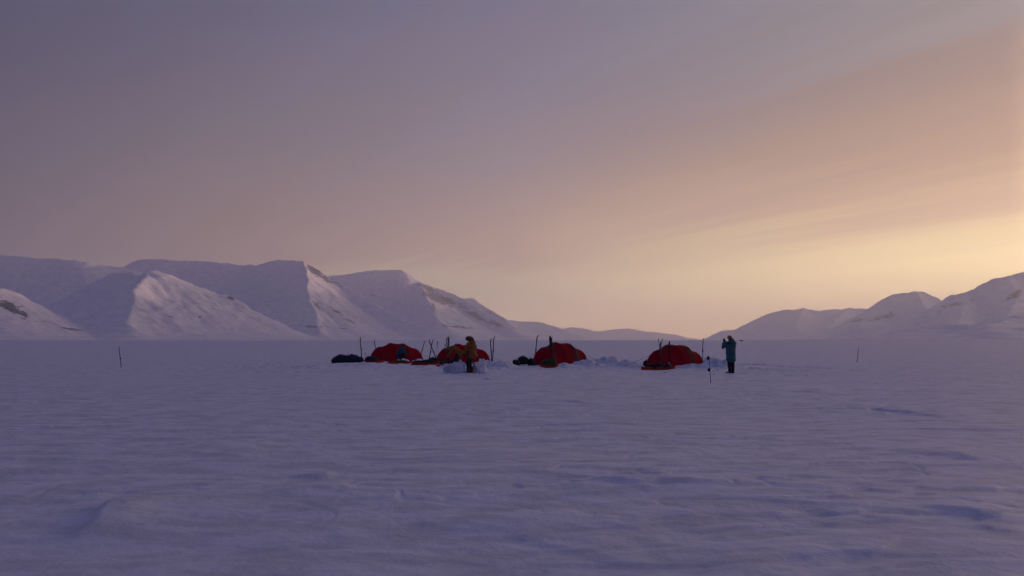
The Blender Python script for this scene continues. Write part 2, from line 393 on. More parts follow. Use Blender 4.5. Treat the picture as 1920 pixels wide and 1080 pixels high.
mountain('mountain', [
    [(208,512,6800),(235,510,6100),(262,517,5200),(258,545,4850),(248,575,4550),(238,604,4250)],
    [(262,517,5200),(273,512,5350),(285,505,5400),(300,507,5450),(318,514,5500),(345,526,5600),(375,537,5700),(405,546,5800),(430,552,5850),(442,560,5870),(462,577,5900),(490,594,5950),(520,610,6000),(560,626,6050)],
    [(208,512,6800),(196,545,6400),(185,580,6100),(178,612,5800)]],
    14, 33, rocks=[(262,528,5,9,0,.7),(432,558,14,4,25,.85),(446,572,10,5,40,.6),(400,578,4,10,-35,.6),(375,592,5,11,-38,.55),(350,593,5,6,-30,.5),(318,595,14,5,-20,.7),(420,570,6,6,30,.5),(360,617,18,1.8,0,.5),(225,617,14,2,0,.6),(280,617,22,2,5,.45),(505,600,12,3,28,.4)],
    label='rounded snowy spur with two small peaks in front of the flat-topped mountain', gully=14, warp=35, rbase=.17)
mountain('mountain', [
    [(590,520,D4+300),(628,516,D4),(650,514,D4),(672,511,D4),(700,507,D4),(720,506,D4),(752,506,D4),(760,511,D4),(775,521,D4),(785,527,D4)],
    [(785,527,D4),(795,545,D4-900),(808,572,D4-1900),(822,602,D4-2900)],
    [(785,527,D4),(800,533,D4+100),(821,541,D4+100),(849,551,D4+100),(863,557,D4),(880,568,D4-200),(905,584,D4-500),(930,600,D4-800),(960,617,D4-1200),(985,630,D4-1300)]],
    19, 44, rocks=[(800,540,20,5,30,.75),(825,560,36,8,22,.85),(812,575,6,14,-20,.5),(868,575,16,5,35,.6),(898,596,22,4,25,.7),(860,613,40,3,5,.6),(770,540,14,6,10,.3),(730,530,30,6,0,.25),(920,605,20,4,20,.5),(700,555,20,6,0,.3),(930,607,16,5,28,.6),(840,545,18,4,18,.6),(885,588,22,5,20,.6),(842,572,16,5,25,.5)],
    label='snowy mesa mountain with dark rock bands across its right flank', gully=20)
mountain('mountain', [
    [(830,552,14500),(863,557,14500),(889,558,14500),(895,564,14400),(905,572,14300),(928,585,14000),(945,596,13700),(962,612,13300),(985,628,12800)]],
    55, 55, rocks=[(925,588,20,4,32,.6),(945,600,12,4,35,.6)], label='small dark-edged snowy ridge just behind the mesa mountain')
mountain('mountain', [
    [(900,606,20000),(953,599,20000),(970,601,20000),(987,602,20000),(1012,602,20000),(1026,606,19600),(1052,614,19000),(1074,625,18500),(1100,634,18000)]],
    110, 66, label='faint pale mountain low on the horizon at the end of the left range', rbase=.1)
mountain('mountain', [
    [(1030,618,24000),(1055,613,24000),(1072,610,24000),(1090,612,24000),(1107,615,24000),(1128,621,24000),(1150,616,24500),(1180,614,24500),(1197,618,24500),(1215,621,24500),(1245,623,24500),(1272,627,24500),(1290,632,24500),(1310,635,24500)]],
    150, 77, label='faintest blue-grey mountain line at the far end of the valley', rbase=.1, k=1.6)
DM8 = 15000
mountain('mountain', [
    [(1322,636,DM8-1500),(1340,626,DM8-800),(1353,620,DM8-500),(1380,617,DM8),(1397,608,DM8),(1413,600,DM8),(1447,585,DM8),(1470,580,DM8),(1493,580,DM8),(1507,577,DM8),(1517,580,DM8),(1537,583,DM8),(1560,579,DM8),(1572,580,DM8),(1590,577,DM8),(1630,579,DM8),(1680,585,DM8)],
    [(1507,577,DM8),(1490,610,DM8-2500)], [(1590,577,DM8),(1550,612,DM8-2600)]],
    38, 88, rocks=[(1460,607,22,3,-15,.4),(1505,606,22,3,-15,.4),(1540,603,16,3,-12,.4),(1400,617,12,2,0,.3)], label='long hazy snowy ridge on the right half of the horizon', gully=24, rbase=.17)
D9 = 10500
mountain('mountain', [
    [(1560,625,D9-1500),(1590,604,D9-800),(1615,588,D9-400),(1640,573,D9),(1657,560,D9),(1673,552,D9),(1690,549,D9),(1707,547,D9),(1717,545,D9),(1733,547,D9),(1753,556,D9),(1768,564,D9),(1800,580,D9)],
    [(1717,545,D9),(1740,590,D9-2400),(1700,622,D9-3500)], [(1640,573,D9),(1610,605,D9-1900)]],
    24, 99, rocks=[(1660,594,26,4,-10,.7),(1610,600,22,4,-14,.6),(1672,590,6,6,20,.6),(1615,585,10,4,-35,.4),(1565,607,22,3,-12,.4),(1640,600,30,3,-8,.5)], label='domed snowy mountain right of the long hazy ridge', gully=22)
D10 = 7600
mountain('mountain', [
    [(1735,590,D10-600),(1752,577,D10-300),(1768,564,D10),(1783,552,D10),(1807,548,D10),(1830,540,D10),(1847,530,D10),(1867,520,D10),(1893,515,D10),(1920,510,D10),('w',6000,7400,700),('w',6500,5200,760),('w',6800,3000,760),('w',6900,500,740),('w',6900,-3000,650)],  # ridge runs on unseen past the frame, shaped there to shade the camp
    [(1893,515,D10),(1905,560,D10-1200),(1880,600,D10-2600)], [(1807,548,D10),(1800,590,D10-1600),(1760,618,D10-2600)],
    [('w',6000,7400,700),('w',4600,5600,330),('w',3900,4900,120)]],
    24, 111, rocks=[(1792,570,26,5,-8,.8),(1770,575,10,5,-15,.7),(1822,562,14,4,-8,.6),(1905,552,14,9,-40,.9),(1890,562,10,5,-30,.7),(1915,585,12,4,-20,.5),(1850,600,20,3,-8,.3)], label='tall snowy mountain at the right edge of the view', gully=18, rbase=.16)
mountain('mountain', [  # unseen range, added to keep the low sun off the left mountains' lower slopes
    [('w',7600,9000,940),('w',8300,11000,990),('w',8900,13200,970),('w',9900,16500,880),('w',11000,20000,800)]],
    90, 122, label='unseen ridge added behind the right-hand mountains to shade the left range')
# low moraine in front of the right-hand mountains
hp = [(1640,634,1500),(1665,629.5,1650),(1697,620.5,1800),(1747,611,1900),(1775,608,1950),(1800,607,1950),(1830,609,1950),(1870,613,1900),(1930,612,1800)]
mountain('hill', [([(px, py, d) for px, py, d in hp]+[('w',1900,1500,30)], 5.0, 1.6), ([(1840,618,1500),(1880,600,2400),(1915,589,2900),(1960,580,3200)], 5.0, 1.5)],
    9, 133, rocks=[(1790,611,30,1.6,-4,.45),(1730,619,20,1.5,-8,.45),(1850,607,30,1.5,-15,.4),(1700,622,12,1.5,-10,.4)], gully=3, warp=25, rbase=.12, ext=1.1)

# ------------------------------------------------------------------ haze
HB = 30000
bm = bmesh.new(); bmesh.ops.create_cube(bm, size=1)
for v in bm.verts: v.co = Vector((v.co.x*2*HB, v.co.y*2*HB, (-32 if v.co.z < 0 else 1300)))
me = bpy.data.meshes.new('haze'); bm.to_mesh(me); bm.free()
hz = bpy.data.objects.new('haze', me); C.objects.link(hz); hz['kind'] = 'stuff'; hz['label'] = 'thin cold air fading the far mountains'; hz['category'] = 'haze'
mh, t = M('haze'); pv = nd(t, 'ShaderNodeVolumePrincipled'); pv.inputs['Color'].default_value = (.99, .97, 1.0, 1)
pv.inputs['Density'].default_value = 7.2e-5; pv.inputs['Anisotropy'].default_value = .6
o_ = nd(t, 'ShaderNodeOutputMaterial'); t.links.new(pv.outputs[0], o_.inputs['Volume']); me.materials.append(mh)
#OBJECTS
# ------------------------------------------------------------------ object materials
m_tent = std('red_tent_fabric', (.34, .008, .026), .85, .14, 3, .25, 22, .06, transl=.45, tcol=(.52, .006, .050))
m_fold = std('dark_red_hem', (.18, .006, .018), .7, .2, 8, .2, 60, .2)
m_door = std('olive_tent_panel', (.10, .014, .014), .8, .25, 6, .3, 40, .2)
m_black = std('black_fabric', (.014, .014, .022), .8, .3, 8, .4, 30, .2)
m_navy = std('navy_cover_fabric', (.012, .016, .045), .75, .3, 5, .5, 22, .25)
m_orange = std('orange_red_sled_plastic', (.72, .085, .030), .42, .15, 6, .1, 30, .45)
m_red = std('bright_red_bag_fabric', (.62, .02, .045), .65, .2, 9, .4, 40, .3)
m_rope = std('cord', (.10, .06, .06), .8, .2, 40, .1, 90, .2)
m_ski = std('dark_ski_laminate', (.016, .014, .026), .6, .25, 9, .1, 60, .2)
m_skiw = std('pale_ski_laminate', (.42, .42, .52), .4, .15, 9, .1, 60, .45)
m_mark = std('pale_ski_print', (.60, .48, .44), .45, .15, 20, .1, 60, .4)
m_metal = std('dark_pole_metal', (.05, .048, .07), .45, .2, 20, .1, 90, .5, metal=.4)
m_teal = std('teal_parka_fabric', (.022, .095, .120), .75, .22, 7, .5, 28, .25)
m_must = std('mustard_parka_fabric', (.18, .066, .014), .75, .25, 7, .5, 26, .25)
m_fur = std('brown_fur', (.12, .06, .042), .95, .4, 25, .9, 90, .1)
m_trous = std('black_trouser_fabric', (.012, .013, .020), .8, .3, 9, .4, 30, .2)
m_boot = std('black_boot_rubber', (.012, .012, .018), .6, .2, 12, .2, 60, .35)
m_gaiter = std('rust_red_gaiter_fabric', (.10, .022, .016), .7, .25, 12, .3, 50, .25)
m_skin = std('skin', (.42, .22, .16), .55, .08, 20, .05, 90, .35)
m_eye = std('eye', (.02, .015, .015), .2, .05, 20, 0, 90, .5)
m_hat = std('rust_orange_knit', (.42, .10, .045), .9, .25, 40, .6, 120, .15)
m_blue = std('blue_jacket_fabric', (.010, .055, .12), .75, .25, 8, .5, 28, .25)
m_wood = std('dark_cabin_timber', (.035, .022, .022), .85, .25, .8, .3, 6, .2)
m_green = std('dark_green_bag_fabric', (.018, .040, .028), .8, .3, 9, .4, 30, .2)

# ------------------------------------------------------------------ mesh helpers
def mesh_obj(name, bm, mat, parent=None, smooth=True):
    bmesh.ops.recalc_face_normals(bm, faces=bm.faces[:])
    me = bpy.data.meshes.new(name); bm.to_mesh(me); bm.free()
    if smooth: me.polygons.foreach_set('use_smooth', np.ones(len(me.polygons), bool))
    me.materials.append(mat); o = bpy.data.objects.new(name, me); C.objects.link(o)
    if parent is not None: o.parent = parent
    return o
def thing(name, label, cat, loc=(0, 0, 0), rz=0.0, group=None):
    o = bpy.data.objects.new(name, None); C.objects.link(o); o.empty_display_size = .3
    o.location = loc; o.rotation_euler = (0, 0, rz); tag(o, label, cat, group); return o
def tag(o, label, cat, group=None):
    o['label'] = label; o['category'] = cat
    if group: o['group'] = group
    return o
def dup(root, label=None):
    c = root.copy(); C.objects.link(c)
    if label: c['label'] = label
    for ch in [q for q in bpy.data.objects if q.parent == root]:
        d = ch.copy(); C.objects.link(d); d.parent = c
        for g in [q for q in bpy.data.objects if q.parent == ch]:
            e = g.copy(); C.objects.link(e); e.parent = d
    return c
def tube(bm, pts, rad, seg=10, side=(1, 0, 0), caps=True):
    """closed tube through pts; rad = list of r or (r_side, r_other); rounded ends"""
    pts = [Vector(p) for p in pts]; rad = [(r, r) if not isinstance(r, (tuple, list)) else r for r in rad]
    if caps:
        d0 = (pts[0]-pts[1]).normalized(); d1 = (pts[-1]-pts[-2]).normalized()
        r0, r1 = min(rad[0]), min(rad[-1])
        pts = [pts[0]+d0*r0*.75, pts[0]+d0*r0*.45]+pts+[pts[-1]+d1*r1*.45, pts[-1]+d1*r1*.75]
        rad = [tuple(v*.35 for v in rad[0]), tuple(v*.8 for v in rad[0])]+rad+[tuple(v*.8 for v in rad[-1]), tuple(v*.35 for v in rad[-1])]
    rings = []; s = Vector(side)
    for i, p in enumerate(pts):
        d = (pts[min(i+1, len(pts)-1)]-pts[max(i-1, 0)]).normalized()
        s2 = s-d*s.dot(d)
        if s2.length < .05: s2 = d.orthogonal()
        s2.normalize(); s = s2; n = d.cross(s2)
        rings.append([bm.verts.new(p+s2*math.cos(a)*rad[i][0]+n*math.sin(a)*rad[i][1]) for a in [2*math.pi*k/seg for k in range(seg)]])
    for a, b in zip(rings[:-1], rings[1:]):
        for k in range(seg): bm.faces.new((a[k], a[(k+1) % seg], b[(k+1) % seg], b[k]))
    bm.faces.new(rings[0][::-1]); bm.faces.new(rings[-1])
def ball(bm, c, r, sub=2, sc3=(1, 1, 1), rot=None):
    m = Matrix.Translation(c) @ (rot or Matrix()) @ Matrix.Diagonal((r*sc3[0], r*sc3[1], r*sc3[2], 1))
    bmesh.ops.create_icosphere(bm, subdivisions=sub, radius=1, matrix=m)
def box(bm, c, s, rot=None, bev=0.0):
    r = bmesh.ops.create_cube(bm, size=1, matrix=Matrix.Translation(c) @ (rot or Matrix()) @ Matrix.Diagonal((*s, 1)))
    if bev:
        es = list({e for v in r['verts'] for e in v.link_edges})
        bmesh.ops.bevel(bm, geom=es, offset=bev, segments=2, affect='EDGES')
def jitter(bm, amp, scale, seed=0):
    bm.normal_update()
    for v in bm.verts:
        v.co += v.normal*amp*(mnoise.fractal(v.co*scale+Vector((seed*3.1, seed*1.7, 0)), .9, 2.0, 3))
def fuse(o, voxel, smooth=3, wrinkle=0, ws=9, seed=0):
    """melt overlapping tubes into one continuous surface"""
    md = o.modifiers.new('r', 'REMESH'); md.mode = 'VOXEL'; md.voxel_size = voxel; md.use_smooth_shade = True
    if smooth:
        m2 = o.modifiers.new('s', 'SMOOTH'); m2.iterations = smooth; m2.factor = .5
    bpy.context.view_layer.update()
    dg = bpy.context.evaluated_depsgraph_get()
    me = bpy.data.meshes.new_from_object(o.evaluated_get(dg)); old = o.data
    o.modifiers.clear(); o.data = me; me.name = old.name
    if not me.materials: me.materials.append(old.materials[0])
    if wrinkle:
        n = len(me.vertices); co = np.zeros(n*3, np.float32); me.vertices.foreach_get('co', co); co = co.reshape(-1, 3)
        no = np.array([v.normal[:] for v in me.vertices], np.float32)
        w = fbm(co[:, 0]*ws*.7+co[:, 1]*ws*.5, co[:, 2]*ws*1.3+co[:, 1]*ws*.3, 70+seed, 3)
        co += no*(w*wrinkle)[:, None].astype(np.float32); me.vertices.foreach_set('co', co.ravel())
    me.polygons.foreach_set('use_smooth', np.ones(len(me.polygons), bool)); me.update()
    return o
def mpp(Yd): return Yd/FPX

# ------------------------------------------------------------------ tents
def tent_surface(Ln, Wd, H, seed):
    """tunnel tent along +x: returns function (u, v) -> point; u along 0..1, v across 0..1"""
    hoops = [.16, .38, .62, .84]; hh = [H*.77, H, H*.97, H*.70]; hw = [Wd*.92, Wd, Wd, Wd*.90]
    st = [0.0]+hoops+[1.0]; sh = [.02]+hh+[.02]; sw = [Wd*.46]+hw+[Wd*.36]
    def f(u, v, off=0.0):
        i = 0
        while i < len(st)-2 and u > st[i+1]: i += 1
        t = (u-st[i])/(st[i+1]-st[i]); t = min(max(t, 0), 1)
        if i == 0: hgt = sh[0]+(sh[1]-sh[0])*math.sin(t*math.pi/2)**.8; w = sw[0]+(sw[1]-sw[0])*math.sin(t*math.pi/2)
        elif i == len(st)-2: hgt = sh[-1]+(sh[-2]-sh[-1])*math.cos(t*math.pi/2)**.85; w = sw[-1]+(sw[-2]-sw[-1])*math.cos(t*math.pi/2)
        else:
            sag = math.sin(t*math.pi)
            hgt = sh[i]+(sh[i+1]-sh[i])*t-.03*H*sag; w = sw[i]+(sw[i+1]-sw[i])*t-.025*Wd*sag
        a = math.pi*v; c, s = math.cos(a), math.sin(a)
        e = .86
        y = -w/2*math.copysign(abs(c)**e, c); z = hgt*abs(s)**e
        wr = .014*mnoise.noise(Vector((u*9+seed, v*7, seed*1.3)))+.010*mnoise.noise(Vector((u*24, v*20+seed, 3)))
        wr += -.012*abs(math.sin(u*Ln*7+v*3+seed))*(1-abs(2*v-1))*.6
        k = 1+wr*(1 if s > .08 else .3)
        return Vector((u*Ln+off*0, y*k*(1+off/ (w/2+.01)), z*k+off*s))
    return f, hoops
def make_tent(px, py, rz, Ln, Wd, H, seed, label, sink=.03, doors=((.44, .60, .05, .50),)):
    gx_, gy_ = G(px, py)
    t = thing('tunnel_tent', label, 'tent', (gx_, gy_, gz1(gx_, gy_)-sink), rz, 'red tunnel tents of the camp')
    f, hoops = tent_surface(Ln, Wd, H, seed)
    cx = Ln/2
    def put(u, v, off=0): p = f(u, v, off); p.x -= cx; return p
    NU, NV = 80, 40
    bm = bmesh.new()
    vs = [[bm.verts.new(put(i/NU, j/NV)) for j in range(NV+1)] for i in range(NU+1)]
    for i in range(NU):
        for j in range(NV): bm.faces.new((vs[i][j], vs[i+1][j], vs[i+1][j+1], vs[i][j+1]))
    mesh_obj('canopy', bm, m_tent, t)
    for u in hoops:                               # sleeve with pole inside
        bm = bmesh.new(); tube(bm, [put(u, j/36, .012) for j in range(37)], [.011]*37, 6)
        mesh_obj('pole_sleeve', bm, m_fold, t)
    for n_, (u0, u1, v0, v1) in enumerate(doors):   # darker panel on the long side
        bm = bmesh.new(); K = 12
        g = [[bm.verts.new(put(u0+(u1-u0)*i/K+.03*math.sin(j/K*2.4), v0+(v1-v0)*j/K*(1-.35*(abs(i/K-.5)*2)**2), .016)) for j in range(K+1)] for i in range(K+1)]
        for i in range(K):
            for j in range(K): bm.faces.new((g[i][j], g[i+1][j], g[i+1][j+1], g[i][j+1]))
        mesh_obj('side_door', bm, m_door, t)
    # end vent hood
    bm = bmesh.new(); K = 8
    g = [[bm.verts.new(put(.10+.08*i/K, .40+.2*j/K, .02+.03*math.sin(math.pi*j/K)*math.sin(math.pi*i/K/1.4))) for j in range(K+1)] for i in range(K+1)]
    for i in range(K):
        for j in range(K): bm.faces.new((g[i][j], g[i+1][j], g[i+1][j+1], g[i][j+1]))
    mesh_obj('vent', bm, m_fold, t)
    # valance lying out on the snow
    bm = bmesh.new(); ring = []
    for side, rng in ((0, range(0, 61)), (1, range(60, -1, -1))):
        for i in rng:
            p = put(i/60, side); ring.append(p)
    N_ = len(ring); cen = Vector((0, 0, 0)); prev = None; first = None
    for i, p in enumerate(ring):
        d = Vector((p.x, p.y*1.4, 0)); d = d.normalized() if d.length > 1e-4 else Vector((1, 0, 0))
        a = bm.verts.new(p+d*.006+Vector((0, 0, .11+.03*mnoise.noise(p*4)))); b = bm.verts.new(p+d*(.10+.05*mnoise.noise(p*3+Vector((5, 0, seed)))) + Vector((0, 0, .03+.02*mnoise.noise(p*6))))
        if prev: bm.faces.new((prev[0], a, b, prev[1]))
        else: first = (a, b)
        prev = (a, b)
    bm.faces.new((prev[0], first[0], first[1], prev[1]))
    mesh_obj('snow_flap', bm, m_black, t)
    for (u, v, dx, dy) in ((hoops[0], .22, -.9, -1.3), (hoops[0], .78, -.9, 1.3), (hoops[-1], .22, .9, -1.2), (hoops[-1], .78, .9, 1.2), (.04, .5, -1.5, 0), (.97, .5, 1.3, 0), (hoops[2], .2, .1, -1.3)):
        a = put(u, v, .01); b = Vector((a.x+dx, a.y+dy, .06)); mid = (a+b)/2+Vector((0, 0, -.02))
        bm = bmesh.new(); tube(bm, [a, mid, b], [.0055]*3, 5, caps=False); mesh_obj('guy_line', bm, m_rope, t)
    return t
TA = R(33)
make_tent(744, 677.5, R(36), 4.05, 2.15, 1.36, 1.0, 'leftmost red tunnel tent, person in blue crouching at its side', doors=((.44, .56, .06, .42),))
make_tent(869, 680.5, R(36), 3.95, 2.1, 1.34, 2.3, 'red tunnel tent behind the two people in mustard jackets', doors=((.50, .60, .05, .4),))
make_tent(1051, 684, R(38), 3.8, 2.1, 1.42, 3.7, 'red tunnel tent with upright skis at its front, black bags on its left', doors=((.54, .68, .05, .40),))
make_tent(1267, 688.5, R(38), 3.75, 2.05, 1.32, 5.1, 'rightmost red tunnel tent, orange sleds before it, person in teal beyond', doors=((.50, .62, .05, .38),))

# ------------------------------------------------------------------ skis, poles, posts
def ski_mesh(L_, w=.075):
    bm = bmesh.new(); n = 26; pr = None; rings = []
    for i in range(n+1):
        s = i/n; z = s*L_; y = 0; hw = w/2*(.82+.28*abs(2*s-1)**2)
        if s > .86: q = (s-.86)/.14; y = -.13*q*q; z -= .02*q; hw *= max(.10, math.sqrt(max(0, 1-q**3)))
        if s < .03: hw *= .7
        th = .020 if .3 < s < .6 else .014
        rings.append([bm.verts.new(v) for v in ((-hw, y-th/2, z), (hw, y-th/2, z), (hw, y+th/2, z), (-hw, y+th/2, z))])
    for a, b in zip(rings[:-1], rings[1:]):
        for k in range(4): bm.faces.new((a[k], a[(k+1) % 4], b[(k+1) % 4], b[k]))
    bm.faces.new(rings[0][::-1]); bm.faces.new(rings[-1]); return bm
def aim(o, top, bot, yaw):
    z = (Vector(top)-Vector(bot)).normalized(); x = Vector((math.cos(yaw), math.sin(yaw), 0)); x = (x-z*x.dot(z)).normalized(); y = z.cross(x)
    m = Matrix((x, y, z)).transposed().to_4x4(); m.translation = Vector(bot); o.matrix_world = m
def ski(pt, pb, Yd, yaw, label, mat=None, marks=0, group='skis standing in the snow', back=.0, w=.095):
    """pt/pb: top and lowest visible pixel; the tail goes on into the snow"""
    top = Vector(P(*pt, Yd+back)); bot = Vector(P(*pb, Yd)); d = (top-bot).normalized()
    g = gz1(bot.x, bot.y); k = (bot.z-(g-.18))/max(d.z, .3); bot = bot-d*k
    L_ = (top-bot).length
    o = thing('ski', label, 'ski', group=group)
    mesh_obj('blade', ski_mesh(L_, w), mat or m_ski, o, False)
    bm = bmesh.new(); box(bm, (0, -.022, L_*.50), (.07, .03, .16), bev=.006); box(bm, (0, -.045, L_*.53), (.085, .03, .05), bev=.006); mesh_obj('binding', bm, m_black, o, False)
    for i in range(marks):
        bm = bmesh.new(); box(bm, (0, .0, L_*(.30-.09*i)), (.055, .026, .07)); mesh_obj('printed_mark', bm, m_mark, o, False)
    aim(o, top, bot, yaw); return o
E90 = R(90)
ski((675,631),(678,668),56,R(58),'single dark ski upright behind the navy covered sled at far left')
ski((701,637),(704,652),60,R(55),'short dark ski tip poking up behind the left side of the leftmost tent', w=.08)
ski((797,637),(790,662),58,R(130),'dark ski leaning right just past the leftmost tent',w=.085)
ski((803.5,636),(816,668),50,R(55),'crossed ski leaning left, between the two left tents')
ski((811.5,635),(804,677),49.5,R(128),'crossed ski leaning right, between the two left tents', back=.15)
ski((837,631),(840,668),46,R(55),'thinner left ski of the pair in front of the bending person')
ski((841.3,630),(841,678),45.6,R(12),'straight right ski of the pair in front of the bending person')
ski((919,634),(921,662),50,R(128),'shorter ski of the two at the right end of the second tent')
ski((926,629),(924,668),49,R(125),'taller ski of the two at the right end of the second tent')
ski((1007.5,626.5),(1003.5,668),47,R(125),'lone dark ski between the black bags and the third tent')
ski((1030.6,628.5),(1036,684),43.3,R(10),'wide dark ski propped on the left end of the third tent', w=.125)
ski((1032.5,631),(1044.5,688),43.0,R(40),'slanting dark ski crossing down the front of the third tent')
ski((1238,639),(1238.5,688),38.9,R(20),'left dark ski against the rightmost tent, strapped with ski poles', w=.085)
ski((1254.5,638.5),(1254,687),38.9,R(8),'dark ski with pale printed marks against the rightmost tent', marks=3, w=.085)
ski((1318.3,633),(1317,668),47,R(5),'pale ski standing behind the right end of the rightmost tent', m_skiw, w=.085)

def pole(pt, pb, Yd, label, back=0.0, basket=.9, grip=True, group='ski poles standing in the snow', up=False, r=.0105):
    top = Vector(P(*pt, Yd+back)); bot = Vector(P(*pb, Yd)); d = (top-bot).normalized(); L_ = (top-bot).length+.12
    bot = top-d*L_
    o = thing('ski_pole', label, 'ski pole', group=group)
    bm = bmesh.new(); tube(bm, [(0, 0, 0), (0, 0, L_)], [r*.7, r], 8); mesh_obj('shaft', bm, m_metal, o)
    if grip:
        zz_ = .12 if up else L_-.02
        bm = bmesh.new(); tube(bm, [(0, 0, L_-.26), (0, 0, L_-.10), (0, 0, L_)], [.018, .022, .026], 8)
        tube(bm, [(0, 0, L_-.02), (.05, .01, L_-.06), (.06, .01, L_-.16), (.01, 0, L_-.12)], [.006]*4, 5); mesh_obj('grip', bm, m_black, o)
    zb = L_*basket if up else .12
    bm = bmesh.new(); bmesh.ops.create_cone(bm, cap_ends=True, segments=14, radius1=.055, radius2=.03, depth=.03, matrix=Matrix.Translation((0, 0, zb))); mesh_obj('basket', bm, m_black, o)
    aim(o, top, bot, .4); return o
pole((684,661),(688,671),56,'short ski pole with round top beside the navy covered sled', grip=False, up=True)
pole((820,640),(819,668),50,'ski pole with thick dark grip left of the second tent')
pole((834,645),(838,676),45.2,'ski pole with looped strap leaning on the pair of skis, before the bending person')
pole((1234.5,634),(1239,682),38.7,'ski pole spreading left above the skis at the rightmost tent', grip=False, up=True, basket=.93)
pole((1242,634),(1237.5,682),38.75,'ski pole spreading right above the skis at the rightmost tent', grip=False, up=True, basket=.93)
pole((1037,650),(1046,686),43.05,'ski pole leaning on the front of the third tent', back=.2)

def post(pt, pb, label, boxes, seed=0, r=.016):
    gx_, gy_ = G(*pb); bot = Vector((gx_, gy_, gz1(gx_, gy_)-.15)); top = Vector(P(*pt, gy_)); L_ = (top-bot).length
    o = thing('warning_post', label, 'post', group='thin posts around the camp')
    bm = bmesh.new(); tube(bm, [(0, 0, 0), (.004, 0, L_*.5), (0, 0, L_)], [r, r, r*.9], 8); mesh_obj('rod', bm, m_metal, o)
    for i, (zf, sx, s) in enumerate(boxes):
        bm = bmesh.new(); box(bm, (sx*s*.35, -.02, L_*zf), (s, s*.6, s*1.15), bev=.008); box(bm, (sx*s*.35, -.02, L_*zf+s*.7), (s*.5, s*.4, s*.35), bev=.004)
        tube(bm, [(0, 0, L_*zf-.03), (sx*s*.9, .01, L_*zf+.01)], [.012]*2, 6); mesh_obj('trip_device', bm, m_black, o)
    bm = bmesh.new(); tube(bm, [(0, 0, L_-.01), (.03*(1 if seed else -1), 0, L_+.035)], [.012, .014], 6); mesh_obj('wire_hook', bm, m_metal, o)
    aim(o, top, bot, 0)
    return o
post((1329,669),(1333,720),'nearest thin dark post with two small black boxes, left of the person in teal', [(.95,-1,.082),(.56,-1,.085)], r=.010)
post((223,652),(228,690),'lone thin leaning post on the empty snow at far left', [(.52,1,.06)], 1, r=.018)
post((1610,652),(1606,679),'lone thin leaning post on the empty snow right of the person in teal', [(.55,-1,.05)], 0, r=.016)

# ------------------------------------------------------------------ sleds with their loads
def sled(px, py, Ln, label, rz=0.0, cover=None, ch=.28, seed=1, hull_mat=None, Wd=.52, over=1.0, cx=0.0, dy=0.0):
    gx_, gy_ = G(px, py); gy_ += dy; gx_ *= gy_/(gy_-dy)
    o = thing('sled', label, 'sled', (gx_, gy_, gz1(gx_, gy_)-.02), rz, 'hauling sleds beside the tents')
    bm = bmesh.new(); n = 22; rows = []
    for i in range(n+1):
        s = i/n; x = (s-.5)*Ln; nose = max(0, (s-.80)/.20); tail = max(0, (.05-s)/.05)
        w = Wd/2*(1-.55*nose**1.6-.1*tail); zb = .015+.15*nose**1.8; zt = .17+.05*nose
        rows.append([(x, -w-.03, zt), (x, -w-.03, zt+.012), (x, -w, zt+.012), (x, -w*.82, zb+.02), (x, -w*.7, zb), (x, w*.7, zb), (x, w*.82, zb+.02), (x, w, zt+.012), (x, w+.03, zt+.012), (x, w+.03, zt)])
    vs = [[bm.verts.new(p) for p in r] for r in rows]
    for a, b in zip(vs[:-1], vs[1:]):
        for k in range(len(a)-1): bm.faces.new((a[k], b[k], b[k+1], a[k+1]))
    for e in (0, -1): bm.faces.new([vs[e][k] for k in range(2, 8)])
    bmesh.ops.solidify(bm, geom=bm.faces[:], thickness=.008)
    mesh_obj('hull', bm, hull_mat or m_orange, o)
    if cover:
        bm = bmesh.new(); bmesh.ops.create_icosphere(bm, subdivisions=5, radius=1)
        for v in bm.verts:
            c = v.co.copy(); q = Vector((math.copysign(abs(c.x)**.75, c.x)*Ln*.47*over+cx, math.copysign(abs(c.y)**.7, c.y)*Wd*.52, .16+(c.z if c.z > 0 else c.z*.25)*ch))
            q.z += max(0, c.z)*ch*(.45*mnoise.noise(Vector((q.x*1.6+seed*4, q.y*2, 0)))+.18*mnoise.noise(Vector((q.x*6+seed, q.y*5, 2))))
            q += c*(.035*mnoise.noise(q*7+Vector((seed, 0, 0)))); v.co = q
        mesh_obj('load_cover', bm, cover, o)
        for fx in (-.28, .0, .27):
            bm = bmesh.new(); pts = []
            for k in range(17):
                a = math.pi*k/16; x = Ln*fx*over+cx; e = math.sqrt(max(0.05, 1-(fx*2.0)**2))
                pts.append((x, -math.cos(a)*(Wd*.53*e+.015), .17+math.sin(a)**.8*(ch*e*1.08+.03)))
            tube(bm, pts, [.011]*17, 5); mesh_obj('strap', bm, m_black, o)
    return o
sled(652, 681.3, 2.05, 'navy covered sled farthest left of the camp', R(8), m_navy, .40, 3.1, m_navy, .62, 1.12)
sled(703, 681, 1.35, 'sled under a dark cover by the left end of the leftmost tent', R(6), m_navy, .30, 2, m_orange, .5, .75, -.22)
sled(750, 682.5, 1.55, 'flat orange sled before the crouching person in blue', R(5), m_green, .10, 3, m_orange, .5, .6, .1)
sled(798, 685, 1.75, 'long orange sled with a low black load between the two left tents', R(4), m_black, .16, 4, m_orange, .5, 1.05)
sled(1030, 689.5, 1.05, 'short orange sled with a tall dark load before the third tent', R(10), m_green, .32, 5, m_orange, .5, .9)
sled(1223, 693.6, 1.10, 'left orange sled lying before the rightmost tent', R(6), m_black, .18, 6, m_orange, .46, .9, .1)
sled(1249, 694, .95, 'right orange sled lying before the rightmost tent', R(-3), m_navy, .14, 7, m_orange, .46, .8)

